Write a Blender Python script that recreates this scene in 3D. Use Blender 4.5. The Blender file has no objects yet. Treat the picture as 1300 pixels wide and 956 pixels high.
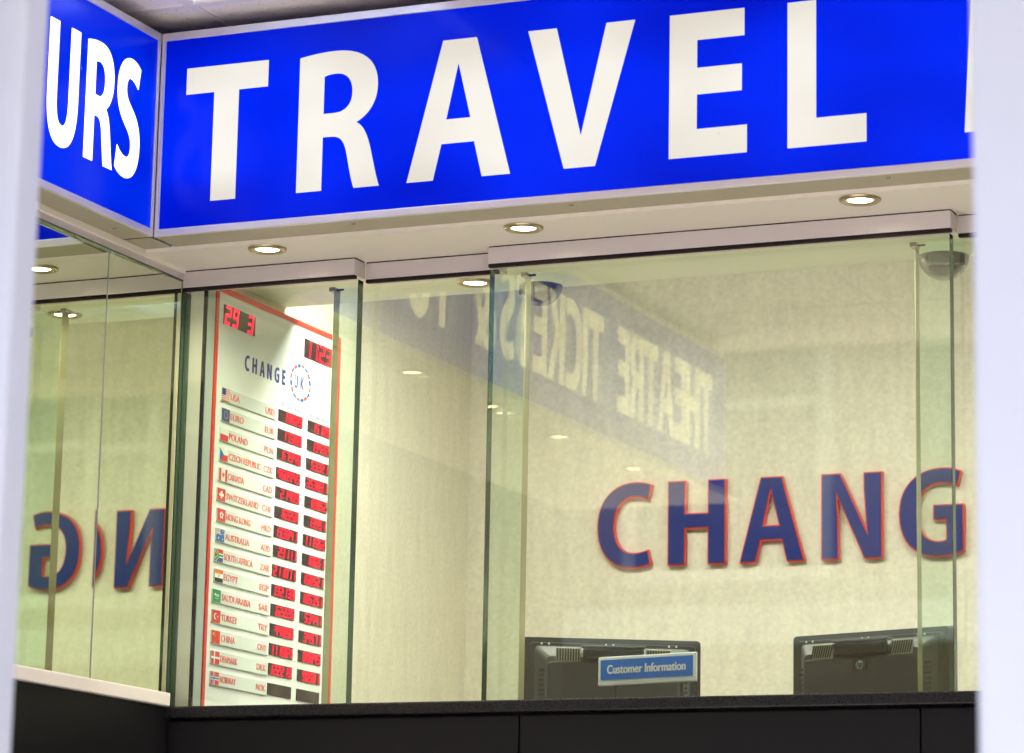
import bpy, bmesh, math, random
from mathutils import Matrix, Vector
random.seed(4)
sc = bpy.context.scene
col = sc.collection
R = math.radians
EV = 1.95; K = 2 ** -EV      # exposure, and the matching scale of the lamps' luminance

# ------------------------------------------------------------------ materials
def newmat(name):
    m = bpy.data.materials.new(name); m.use_nodes = True
    nt = m.node_tree; nt.nodes.clear()
    out = nt.nodes.new('ShaderNodeOutputMaterial')
    return m, nt, out

def pbr(name, c, rough=.5, metal=0, spec=.5, var=0, vscale=20, bump=0, bscale=200, coat=0, stretch=(1, 1, 1)):
    m, nt, out = newmat(name)
    b = nt.nodes.new('ShaderNodeBsdfPrincipled')
    b.inputs['Base Color'].default_value = (*c, 1)
    b.inputs['Roughness'].default_value = rough
    b.inputs['Metallic'].default_value = metal
    b.inputs['Specular IOR Level'].default_value = spec
    b.inputs['Coat Weight'].default_value = coat
    nt.links.new(b.outputs[0], out.inputs[0])
    if var or bump:
        tc = nt.nodes.new('ShaderNodeTexCoord')
        mp = nt.nodes.new('ShaderNodeMapping'); mp.inputs['Scale'].default_value = stretch
        nt.links.new(tc.outputs['Object'], mp.inputs[0])
    if var:
        n = nt.nodes.new('ShaderNodeTexNoise'); n.inputs['Scale'].default_value = vscale
        n.inputs['Detail'].default_value = 6; n.inputs['Roughness'].default_value = .65
        nt.links.new(mp.outputs[0], n.inputs['Vector'])
        mr = nt.nodes.new('ShaderNodeMapRange')
        mr.inputs['From Min'].default_value = .3; mr.inputs['From Max'].default_value = .7
        mr.inputs['To Min'].default_value = 1 - var; mr.inputs['To Max'].default_value = 1 + var
        nt.links.new(n.outputs[0], mr.inputs[0])
        mx = nt.nodes.new('ShaderNodeVectorMath'); mx.operation = 'SCALE'
        mx.inputs[0].default_value = c
        nt.links.new(mr.outputs[0], mx.inputs['Scale'])
        nt.links.new(mx.outputs[0], b.inputs['Base Color'])
        mr2 = nt.nodes.new('ShaderNodeMapRange')
        mr2.inputs['To Min'].default_value = max(0, rough - .12); mr2.inputs['To Max'].default_value = min(1, rough + .12)
        nt.links.new(n.outputs[0], mr2.inputs[0]); nt.links.new(mr2.outputs[0], b.inputs['Roughness'])
    if bump:
        n2 = nt.nodes.new('ShaderNodeTexNoise'); n2.inputs['Scale'].default_value = bscale
        n2.inputs['Detail'].default_value = 4
        nt.links.new(mp.outputs[0], n2.inputs['Vector'])
        bp = nt.nodes.new('ShaderNodeBump'); bp.inputs['Strength'].default_value = bump; bp.inputs['Distance'].default_value = .003
        nt.links.new(n2.outputs[0], bp.inputs['Height']); nt.links.new(bp.outputs[0], b.inputs['Normal'])
    return m

def emis(name, c, s, gloss=.0):
    m, nt, out = newmat(name)
    e = nt.nodes.new('ShaderNodeEmission'); e.inputs[0].default_value = (*c, 1); e.inputs[1].default_value = s * K
    nt.links.new(e.outputs[0], out.inputs[0])
    return m

def backlit(name, lo, hi, scale, offset=0):
    """acrylic face of a light box: tubes behind it light it unevenly"""
    m, nt, out = newmat(name)
    b = nt.nodes.new('ShaderNodeBsdfPrincipled')
    b.inputs['Base Color'].default_value = (*[min(.25, v * .12) for v in hi], 1)
    b.inputs['Roughness'].default_value = .2; b.inputs['Specular IOR Level'].default_value = .05
    tc = nt.nodes.new('ShaderNodeTexCoord')
    mp = nt.nodes.new('ShaderNodeMapping'); mp.inputs['Scale'].default_value = (1.0, 1.0, 1.9)
    mp.inputs['Location'].default_value = (offset, offset * .7, 0)
    nt.links.new(tc.outputs['Object'], mp.inputs[0])
    n = nt.nodes.new('ShaderNodeTexNoise'); n.inputs['Scale'].default_value = scale; n.inputs['Detail'].default_value = 1.0
    nt.links.new(mp.outputs[0], n.inputs['Vector'])
    # height falloff: two horizontal tubes
    sp = nt.nodes.new('ShaderNodeSeparateXYZ'); nt.links.new(tc.outputs['Object'], sp.inputs[0])
    f = nt.nodes.new('ShaderNodeFloatCurve')
    mr0 = nt.nodes.new('ShaderNodeMapRange'); mr0.inputs['From Min'].default_value = 0; mr0.inputs['From Max'].default_value = .516
    nt.links.new(sp.outputs[2], mr0.inputs[0]); nt.links.new(mr0.outputs[0], f.inputs['Value'])
    cv = f.mapping.curves[0]
    cv.points[0].location = (0, .35); cv.points[1].location = (1, .0)
    for x, y in ((.18, .55), (.5, .85), (.8, .5)): cv.points.new(x, y)
    f.mapping.update()
    mul = nt.nodes.new('ShaderNodeMath'); mul.operation = 'MULTIPLY_ADD'
    mul.inputs[1].default_value = 1.5; mul.inputs[2].default_value = -.48
    nt.links.new(n.outputs[0], mul.inputs[0])
    ad = nt.nodes.new('ShaderNodeMath'); ad.operation = 'ADD'; ad.use_clamp = True
    s2 = nt.nodes.new('ShaderNodeMath'); s2.operation = 'MULTIPLY'; s2.inputs[1].default_value = .8
    nt.links.new(f.outputs[0], s2.inputs[0])
    nt.links.new(mul.outputs[0], ad.inputs[0]); nt.links.new(s2.outputs[0], ad.inputs[1])
    mix = nt.nodes.new('ShaderNodeMix'); mix.data_type = 'RGBA'
    mix.inputs['A'].default_value = (*lo, 1); mix.inputs['B'].default_value = (*hi, 1)
    nt.links.new(ad.outputs[0], mix.inputs['Factor'])
    vo = nt.nodes.new('ShaderNodeTexVoronoi'); vo.inputs['Scale'].default_value = 7; vo.inputs['Randomness'].default_value = 1
    nt.links.new(tc.outputs['Object'], vo.inputs['Vector'])
    vr = nt.nodes.new('ShaderNodeMapRange'); vr.inputs['From Min'].default_value = .016; vr.inputs['From Max'].default_value = .026; vr.inputs['To Min'].default_value = .45; vr.inputs['To Max'].default_value = 0
    nt.links.new(vo.outputs['Distance'], vr.inputs[0])
    sm = nt.nodes.new('ShaderNodeMix'); sm.data_type = 'RGBA'; sm.inputs['B'].default_value = (.35, .4, .8, 1)
    nt.links.new(vr.outputs[0], sm.inputs['Factor']); nt.links.new(mix.outputs['Result'], sm.inputs['A'])
    nt.links.new(sm.outputs['Result'], b.inputs['Emission Color']); b.inputs['Emission Strength'].default_value = K
    nt.links.new(b.outputs[0], out.inputs[0])
    return m

def glassmat(name, tint, ior=1.8, dust=.012):
    m, nt, out = newmat(name)
    t = nt.nodes.new('ShaderNodeBsdfTransparent'); t.inputs[0].default_value = (*tint, 1)
    g = nt.nodes.new('ShaderNodeBsdfGlossy'); g.inputs['Roughness'].default_value = .004; g.inputs[0].default_value = (1, .97, .74, 1)
    fr = nt.nodes.new('ShaderNodeFresnel'); fr.inputs[0].default_value = ior
    # fresnel must be the same from inside the sheet: use geometry-independent facing angle
    mx = nt.nodes.new('ShaderNodeMixShader')
    lw = nt.nodes.new('ShaderNodeLayerWeight'); lw.inputs[0].default_value = .5
    mr = nt.nodes.new('ShaderNodeMapRange')
    f0 = ((ior - 1) / (ior + 1)) ** 2
    pw = nt.nodes.new('ShaderNodeMath'); pw.operation = 'POWER'; pw.inputs[1].default_value = 4
    nt.links.new(lw.outputs['Facing'], pw.inputs[0]); nt.links.new(pw.outputs[0], mr.inputs[0])
    mr.inputs['To Min'].default_value = f0; mr.inputs['To Max'].default_value = 1
    nt.nodes.remove(fr)
    nt.links.new(mr.outputs[0], mx.inputs[0])
    nt.links.new(t.outputs[0], mx.inputs[1]); nt.links.new(g.outputs[0], mx.inputs[2])
    # thin film of dust and wiped smears
    tc = nt.nodes.new('ShaderNodeTexCoord'); mp = nt.nodes.new('ShaderNodeMapping'); mp.inputs['Rotation'].default_value = (0, R(-32), 0); mp.inputs['Scale'].default_value = (1.2, 1, 6)
    n = nt.nodes.new('ShaderNodeTexNoise'); n.inputs['Scale'].default_value = 3.2; n.inputs['Detail'].default_value = 7; n.inputs['Roughness'].default_value = .6
    nt.links.new(tc.outputs['Object'], mp.inputs[0]); nt.links.new(mp.outputs[0], n.inputs['Vector'])
    r = nt.nodes.new('ShaderNodeMapRange'); r.inputs['From Min'].default_value = .45; r.inputs['From Max'].default_value = .75; r.inputs['To Min'].default_value = dust * .25; r.inputs['To Max'].default_value = dust * 4
    nt.links.new(n.outputs[0], r.inputs[0])
    df = nt.nodes.new('ShaderNodeBsdfDiffuse'); df.inputs[0].default_value = (.7, .7, .66, 1)
    m2 = nt.nodes.new('ShaderNodeMixShader'); nt.links.new(r.outputs[0], m2.inputs[0]); nt.links.new(mx.outputs[0], m2.inputs[1]); nt.links.new(df.outputs[0], m2.inputs[2])
    nt.links.new(m2.outputs[0], out.inputs[0])
    return m

def wallpaper(name, c):
    """beige fibre wallcovering: fine mottling plus faint vertical streaks"""
    m, nt, out = newmat(name)
    b = nt.nodes.new('ShaderNodeBsdfPrincipled'); b.inputs['Roughness'].default_value = .75; b.inputs['Specular IOR Level'].default_value = .2
    tc = nt.nodes.new('ShaderNodeTexCoord')
    def noise(scale, st, det):
        mp = nt.nodes.new('ShaderNodeMapping'); mp.inputs['Scale'].default_value = st
        n = nt.nodes.new('ShaderNodeTexNoise'); n.inputs['Scale'].default_value = scale; n.inputs['Detail'].default_value = det
        nt.links.new(tc.outputs['Object'], mp.inputs[0]); nt.links.new(mp.outputs[0], n.inputs['Vector']); return n
    a = noise(85, (1, 1, 1), 5); d = noise(30, (1, 1, .18), 4); e = noise(3, (1, 1, 1), 3)
    def mr(n, lo, hi):
        r = nt.nodes.new('ShaderNodeMapRange'); r.inputs['From Min'].default_value = .3; r.inputs['From Max'].default_value = .7
        r.inputs['To Min'].default_value = lo; r.inputs['To Max'].default_value = hi; nt.links.new(n.outputs[0], r.inputs[0]); return r
    r1, r2, r3 = mr(a, .91, 1.08), mr(d, .94, 1.05), mr(e, .985, 1.015)
    m1 = nt.nodes.new('ShaderNodeMath'); m1.operation = 'MULTIPLY'; nt.links.new(r1.outputs[0], m1.inputs[0]); nt.links.new(r2.outputs[0], m1.inputs[1])
    m2 = nt.nodes.new('ShaderNodeMath'); m2.operation = 'MULTIPLY'; nt.links.new(m1.outputs[0], m2.inputs[0]); nt.links.new(r3.outputs[0], m2.inputs[1])
    v = nt.nodes.new('ShaderNodeVectorMath'); v.operation = 'SCALE'; v.inputs[0].default_value = c
    nt.links.new(m2.outputs[0], v.inputs['Scale']); nt.links.new(v.outputs[0], b.inputs['Base Color'])
    bp = nt.nodes.new('ShaderNodeBump'); bp.inputs['Strength'].default_value = .5; bp.inputs['Distance'].default_value = .003
    nt.links.new(m1.outputs[0], bp.inputs['Height']); nt.links.new(bp.outputs[0], b.inputs['Normal'])
    nt.links.new(b.outputs[0], out.inputs[0])
    return m

def stained(name, c, dark):
    """cream strip with black blots of old sealant in a vertical run"""
    m, nt, out = newmat(name)
    b = nt.nodes.new('ShaderNodeBsdfPrincipled'); b.inputs['Roughness'].default_value = .6
    tc = nt.nodes.new('ShaderNodeTexCoord')
    n = nt.nodes.new('ShaderNodeTexNoise'); n.inputs['Scale'].default_value = 70; n.inputs['Detail'].default_value = 2
    n2 = nt.nodes.new('ShaderNodeTexNoise'); n2.inputs['Scale'].default_value = 5; n2.inputs['Detail'].default_value = 1
    nt.links.new(tc.outputs['Object'], n.inputs['Vector']); nt.links.new(tc.outputs['Object'], n2.inputs['Vector'])
    sp = nt.nodes.new('ShaderNodeSeparateXYZ'); nt.links.new(tc.outputs['Object'], sp.inputs[0])
    # distance from the run's centre line
    s = nt.nodes.new('ShaderNodeMath'); s.operation = 'SUBTRACT'; s.inputs[1].default_value = .024; nt.links.new(sp.outputs[0], s.inputs[0])
    ab = nt.nodes.new('ShaderNodeMath'); ab.operation = 'ABSOLUTE'; nt.links.new(s.outputs[0], ab.inputs[0])
    k = nt.nodes.new('ShaderNodeMapRange'); k.inputs['From Min'].default_value = .001; k.inputs['From Max'].default_value = .007
    k.inputs['To Min'].default_value = .16; k.inputs['To Max'].default_value = -.2; nt.links.new(ab.outputs[0], k.inputs[0])
    ad = nt.nodes.new('ShaderNodeMath'); ad.operation = 'ADD'; nt.links.new(n.outputs[0], ad.inputs[0]); nt.links.new(k.outputs[0], ad.inputs[1])
    mm = nt.nodes.new('ShaderNodeMath'); mm.operation = 'MULTIPLY_ADD'; mm.inputs[1].default_value = .6; mm.inputs[2].default_value = -.3
    nt.links.new(n2.outputs[0], mm.inputs[0])
    ad2 = nt.nodes.new('ShaderNodeMath'); ad2.operation = 'ADD'; nt.links.new(ad.outputs[0], ad2.inputs[0]); nt.links.new(mm.outputs[0], ad2.inputs[1])
    st = nt.nodes.new('ShaderNodeMapRange'); st.inputs['From Min'].default_value = .6; st.inputs['From Max'].default_value = .68; nt.links.new(ad2.outputs[0], st.inputs[0])
    mix = nt.nodes.new('ShaderNodeMix'); mix.data_type = 'RGBA'; mix.inputs['A'].default_value = (*c, 1); mix.inputs['B'].default_value = (*dark, 1)
    nt.links.new(st.outputs[0], mix.inputs['Factor']); nt.links.new(mix.outputs['Result'], b.inputs['Base Color'])
    nt.links.new(b.outputs[0], out.inputs[0])
    return m

def tilemat(name, c):
    m = pbr(name, c, .85, var=.06, vscale=6, bump=.6, bscale=120)
    nt = m.node_tree; b = next(n for n in nt.nodes if n.type == 'BSDF_PRINCIPLED')
    tc = next(n for n in nt.nodes if n.type == 'TEX_COORD')
    # pin-holes of mineral fibre tile
    v = nt.nodes.new('ShaderNodeTexVoronoi'); v.inputs['Scale'].default_value = 55
    nt.links.new(tc.outputs['Object'], v.inputs['Vector'])
    mr = nt.nodes.new('ShaderNodeMapRange'); mr.inputs['From Min'].default_value = .12; mr.inputs['From Max'].default_value = .2
    mr.inputs['To Min'].default_value = .6; nt.links.new(v.outputs['Distance'], mr.inputs[0])
    src = b.inputs['Base Color'].links[0].from_socket
    sc_ = nt.nodes.new('ShaderNodeVectorMath'); sc_.operation = 'SCALE'
    nt.links.new(src, sc_.inputs[0]); nt.links.new(mr.outputs[0], sc_.inputs['Scale']); nt.links.new(sc_.outputs[0], b.inputs['Base Color'])
    return m

M = dict(
    alu=pbr('aluminium_frame', (.62, .58, .62), .35, .35, var=.05, vscale=8, stretch=(1, 1, .2)),
    rail=pbr('rail_metal', (.64, .585, .60), .38, .25, var=.05, vscale=5, stretch=(.3, 1, 1)),
    gasket_shadow=pbr('black_gasket_shadow', (.02, .013, .016), .75, spec=.15),
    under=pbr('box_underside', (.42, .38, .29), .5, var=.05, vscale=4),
    soffit=pbr('soffit_paint', (.86, .81, .74), .55, var=.02, vscale=3),
    inner_soffit=pbr('inner_soffit_paint', (.80, .80, .62), .5, var=.02, vscale=3),
    screw=pbr('screw', (.35, .3, .25), .3, .9),
    wall=wallpaper('wallcovering', (.66, .61, .49)),
    sidewall=wallpaper('wallcovering_side', (.68, .63, .50)),
    plain=pbr('plain_wall', (.6, .58, .48), .7, var=.04, vscale=4),
    mirror=pbr('mirror_glass', (.74, .80, .61), .012, 1),
    joint=pbr('mirror_joint', (.30, .32, .32), .3, .6),
    edge=pbr('glass_edge_green', (.006, .045, .020), .2, coat=.3),
    edge_pale=pbr('glass_edge_pale', (.42, .40, .22), .25, coat=.3),
    peach=pbr('edge_strip', (.7, .5, .38), .4),
    glass=glassmat('green_tinted_glass', (.925, .985, .945), 1.86, .003),
    glass_in=glassmat('green_tinted_glass_inner', (.925, .985, .945), 1.36, .002),
    jamb=stained('jamb_cream', (.72, .72, .56), (.02, .02, .02)),
    teal=pbr('jamb_grey', (.42, .50, .46), .35, .1, var=.05, vscale=10, stretch=(1, 1, .1)),
    rim=pbr('brushed_nickel', (.42, .34, .22), .28, .9),
    lamp=emis('lamp_lit', (1, .86, .62), 14),
    lampcup=pbr('lamp_reflector', (.9, .8, .6), .2, .8),
    dome=None,
    navy=pbr('navy_acrylic', (.003, .014, .15), .3, spec=.25),
    red=pbr('red_acrylic', (.80, .035, .015), .3),
    board=pbr('board_white', (.80, .83, .80), .3, coat=.1, var=.015, vscale=4),
    boardred=pbr('board_red', (.72, .035, .02), .3),
    strip=pbr('strip_plastic', (.66, .71, .67), .25, coat=.3),
    lip_shadow=pbr('strip_lip_shadow', (.30, .33, .26), .4),
    redtext=pbr('red_lettering', (.80, .10, .08), .5),
    greytext=pbr('grey_lettering', (.20, .22, .30), .5),
    bluetext=pbr('blue_lettering', (.02, .03, .30), .5),
    led_off=pbr('led_window', (.028, .010, .011), .35),
    led=emis('led_red', (1, .012, .035), 3.2),
    f_red=pbr('flag_red', (.65, .03, .02), .5), f_blue=pbr('flag_blue', (.02, .05, .22), .5), f_white=pbr('flag_white', (.75, .75, .72), .5),
    f_sky=pbr('flag_mid_blue', (.01, .12, .40), .5), f_green=pbr('flag_green', (.0, .25, .07), .5), f_black=pbr('flag_black', (.015, .015, .015), .5),
    f_gold=pbr('flag_gold', (.8, .5, .03), .5), f_orange=pbr('flag_orange', (.75, .18, .03), .5),
    plastic=pbr('dark_grey_plastic', (.020, .020, .022), .45, var=.1, vscale=15, bump=.25, bscale=900),
    plastic2=pbr('mid_grey_plastic', (.065, .065, .066), .4, var=.08, vscale=10, bump=.25, bscale=900),
    slot=pbr('vent_slot', (.004, .004, .004), .6), lite=pbr('vent_rib', (.35, .32, .24), .4),
    silver=pbr('silver_print', (.35, .37, .38), .35, .4),
    signblue=pbr('info_blue', (.0, .15, .68), .4), white=pbr('white_plastic', (.8, .8, .8), .35),
    sill=pbr('white_sill', (.8, .76, .74), .35, var=.03, vscale=6),
    counter=pbr('black_laminate', (.006, .006, .008), .5, spec=.2, var=.05, vscale=3),
    granite=pbr('black_granite', (.012, .012, .014), .28, spec=.3, var=.6, vscale=260),
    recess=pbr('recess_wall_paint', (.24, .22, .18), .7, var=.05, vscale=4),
    desk=pbr('desk_laminate', (.20, .17, .13), .4, var=.05, vscale=4),
    post=pbr('pale_post_paint', (.50, .54, .70), .4, var=.015, vscale=2),
    tile=tilemat('ceiling_tile', (.82, .76, .75)), tbar=pbr('ceiling_grid', (.72, .68, .68), .4),
    tilejoint=pbr('ceiling_void', (.09, .08, .075), .8),
    tube=emis('fluorescent', (.85, .93, 1), 22.0), louvre=pbr('louvre', (.55, .6, .7), .12, .9),
    panel=emis('added_inner_lamp', (1, .95, .88), 74),
    pave=pbr('paving', (.55, .52, .49), .8, var=.12, vscale=5, bump=.3, bscale=60),
    road=pbr('asphalt', (.05, .05, .052), .85, var=.2, vscale=30, bump=.5, bscale=300),
    kerb=pbr('kerb_stone', (.35, .34, .32), .8, var=.1, vscale=12),
    paint=pbr('road_paint', (.75, .6, .1), .6), stone=pbr('stone', (.30, .24, .17), .8, var=.12, vscale=3, bump=.4, bscale=40),
    winglass=pbr('window_dark', (.03, .035, .04), .08, spec=.8), winframe=pbr('window_frame', (.7, .7, .68), .5),
    black=pbr('black_part', (.01, .01, .012), .2, coat=.5),
)
M['blue_l'] = backlit('blue_acrylic_lit', (.0, .0, .34), (.0, .020, .92), 2.3, 3.1)
M['white_l'] = backlit('white_acrylic_lit', (.56, .50, .41), (.86, .83, .76), 2.3, 3.1)
M['blue_s'] = backlit('blue_acrylic_lit_side', (.0, .0, .42), (.0, .030, .88), 2.6, 0.4)
M['white_s'] = backlit('white_acrylic_lit_side', (1.2, 1.1, .80), (2.5, 2.35, 1.9), 2.6, 0.4)
def domemat():
    m, nt, out = newmat('smoked_dome')
    t = nt.nodes.new('ShaderNodeBsdfTransparent'); t.inputs[0].default_value = (.05, .06, .08, 1)
    g = nt.nodes.new('ShaderNodeBsdfGlossy'); g.inputs['Roughness'].default_value = .03
    mx = nt.nodes.new('ShaderNodeMixShader'); lw = nt.nodes.new('ShaderNodeLayerWeight'); lw.inputs[0].default_value = .35
    mr = nt.nodes.new('ShaderNodeMapRange'); mr.inputs['To Min'].default_value = .07; mr.inputs['To Max'].default_value = .7
    nt.links.new(lw.outputs['Facing'], mr.inputs[0]); nt.links.new(mr.outputs[0], mx.inputs[0])
    nt.links.new(t.outputs[0], mx.inputs[1]); nt.links.new(g.outputs[0], mx.inputs[2]); nt.links.new(mx.outputs[0], out.inputs[0])
    return m
M['dome'] = domemat()

# ------------------------------------------------------------------ mesh helpers
class MB:
    """collects shapes into one mesh; each shape may carry its own material"""
    def __init__(s): s.bm = bmesh.new(); s.mats = []
    def mi(s, m):
        if m not in s.mats: s.mats.append(m)
        return s.mats.index(m)
    def _paint(s, faces, m):
        i = s.mi(m)
        for f in faces: f.material_index = i
    def box(s, x0, x1, y0, y1, z0, z1, m, bev=0, mat=None):
        r = bmesh.ops.create_cube(s.bm, size=1)
        T = Matrix.Translation(((x0 + x1) / 2, (y0 + y1) / 2, (z0 + z1) / 2)) @ Matrix.Diagonal((abs(x1 - x0), abs(y1 - y0), abs(z1 - z0), 1))
        if mat is not None: T = mat @ T
        bmesh.ops.transform(s.bm, matrix=T, verts=r['verts'])
        fs = set(f for v in r['verts'] for f in v.link_faces)
        s._paint(fs, m)
        if bev:
            es = list(set(e for v in r['verts'] for e in v.link_edges))
            rr = bmesh.ops.bevel(s.bm, geom=es, offset=bev, segments=2, profile=.5, affect='EDGES')
            s._paint(rr['faces'], m)
        return s
    def lathe(s, prof, c, m, seg=40, axis='z', cap=False):
        rings = []
        for r, h in prof:
            rings.append([s.bm.verts.new((c[0] + r * math.cos(2 * math.pi * k / seg), c[1] + r * math.sin(2 * math.pi * k / seg), c[2] + h)) for k in range(seg)])
        i = s.mi(m)
        for a, b in zip(rings, rings[1:]):
            for k in range(seg):
                f = s.bm.faces.new((a[k], a[(k + 1) % seg], b[(k + 1) % seg], b[k])); f.material_index = i; f.smooth = True
        if cap:
            f = s.bm.faces.new(rings[-1]); f.material_index = i
        return s
    def mesh(s, me, T, m):
        """append a mesh datablock transformed by T"""
        n0 = len(s.bm.faces); v0 = len(s.bm.verts)
        s.bm.from_mesh(me); s.bm.verts.ensure_lookup_table(); s.bm.faces.ensure_lookup_table()
        bmesh.ops.transform(s.bm, matrix=T, verts=s.bm.verts[v0:])
        s._paint(s.bm.faces[n0:], m)
        return s
    def poly(s, pts, m):
        f = s.bm.faces.new([s.bm.verts.new(p) for p in pts]); f.material_index = s.mi(m); return s
    def build(s, name, parent=None, flip=False):
        if flip: bmesh.ops.reverse_faces(s.bm, faces=s.bm.faces[:])
        me = bpy.data.meshes.new(name); s.bm.to_mesh(me); s.bm.free()
        for m in s.mats: me.materials.append(m)
        o = bpy.data.objects.new(name, me); col.objects.link(o)
        if parent is not None:
            r = parent; off = Vector((0, 0, 0))
            while r is not None:
                off += Vector(r.location); r = r.parent
            me.transform(Matrix.Translation(-off)); o.parent = parent
        return o

def tag(o, label=None, cat=None, group=None, kind=None):
    if label: o['label'] = label
    if cat: o['category'] = cat
    if group: o['group'] = group
    if kind: o['kind'] = kind
    return o
def thing(name, loc, label, cat, group=None):
    o = bpy.data.objects.new(name, None); o.empty_display_size = .05; col.objects.link(o); o.location = loc
    return tag(o, label, cat, group)
def one(mb, name, loc, label, cat, group=None):
    """a thing that is a single mesh, with its origin at loc"""
    o = mb.build(name); o.data.transform(Matrix.Translation(-Vector(loc))); o.location = loc
    return tag(o, label, cat, group)
def struct(mb, name):
    return tag(mb.build(name), kind='structure')
def kids(o): return [c for c in bpy.data.objects if c.parent == o]
def copy_tree(o, parent=None):
    c = o.copy(); col.objects.link(c); c.parent = parent
    for ch in kids(o): copy_tree(ch, c)
    return c

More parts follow.
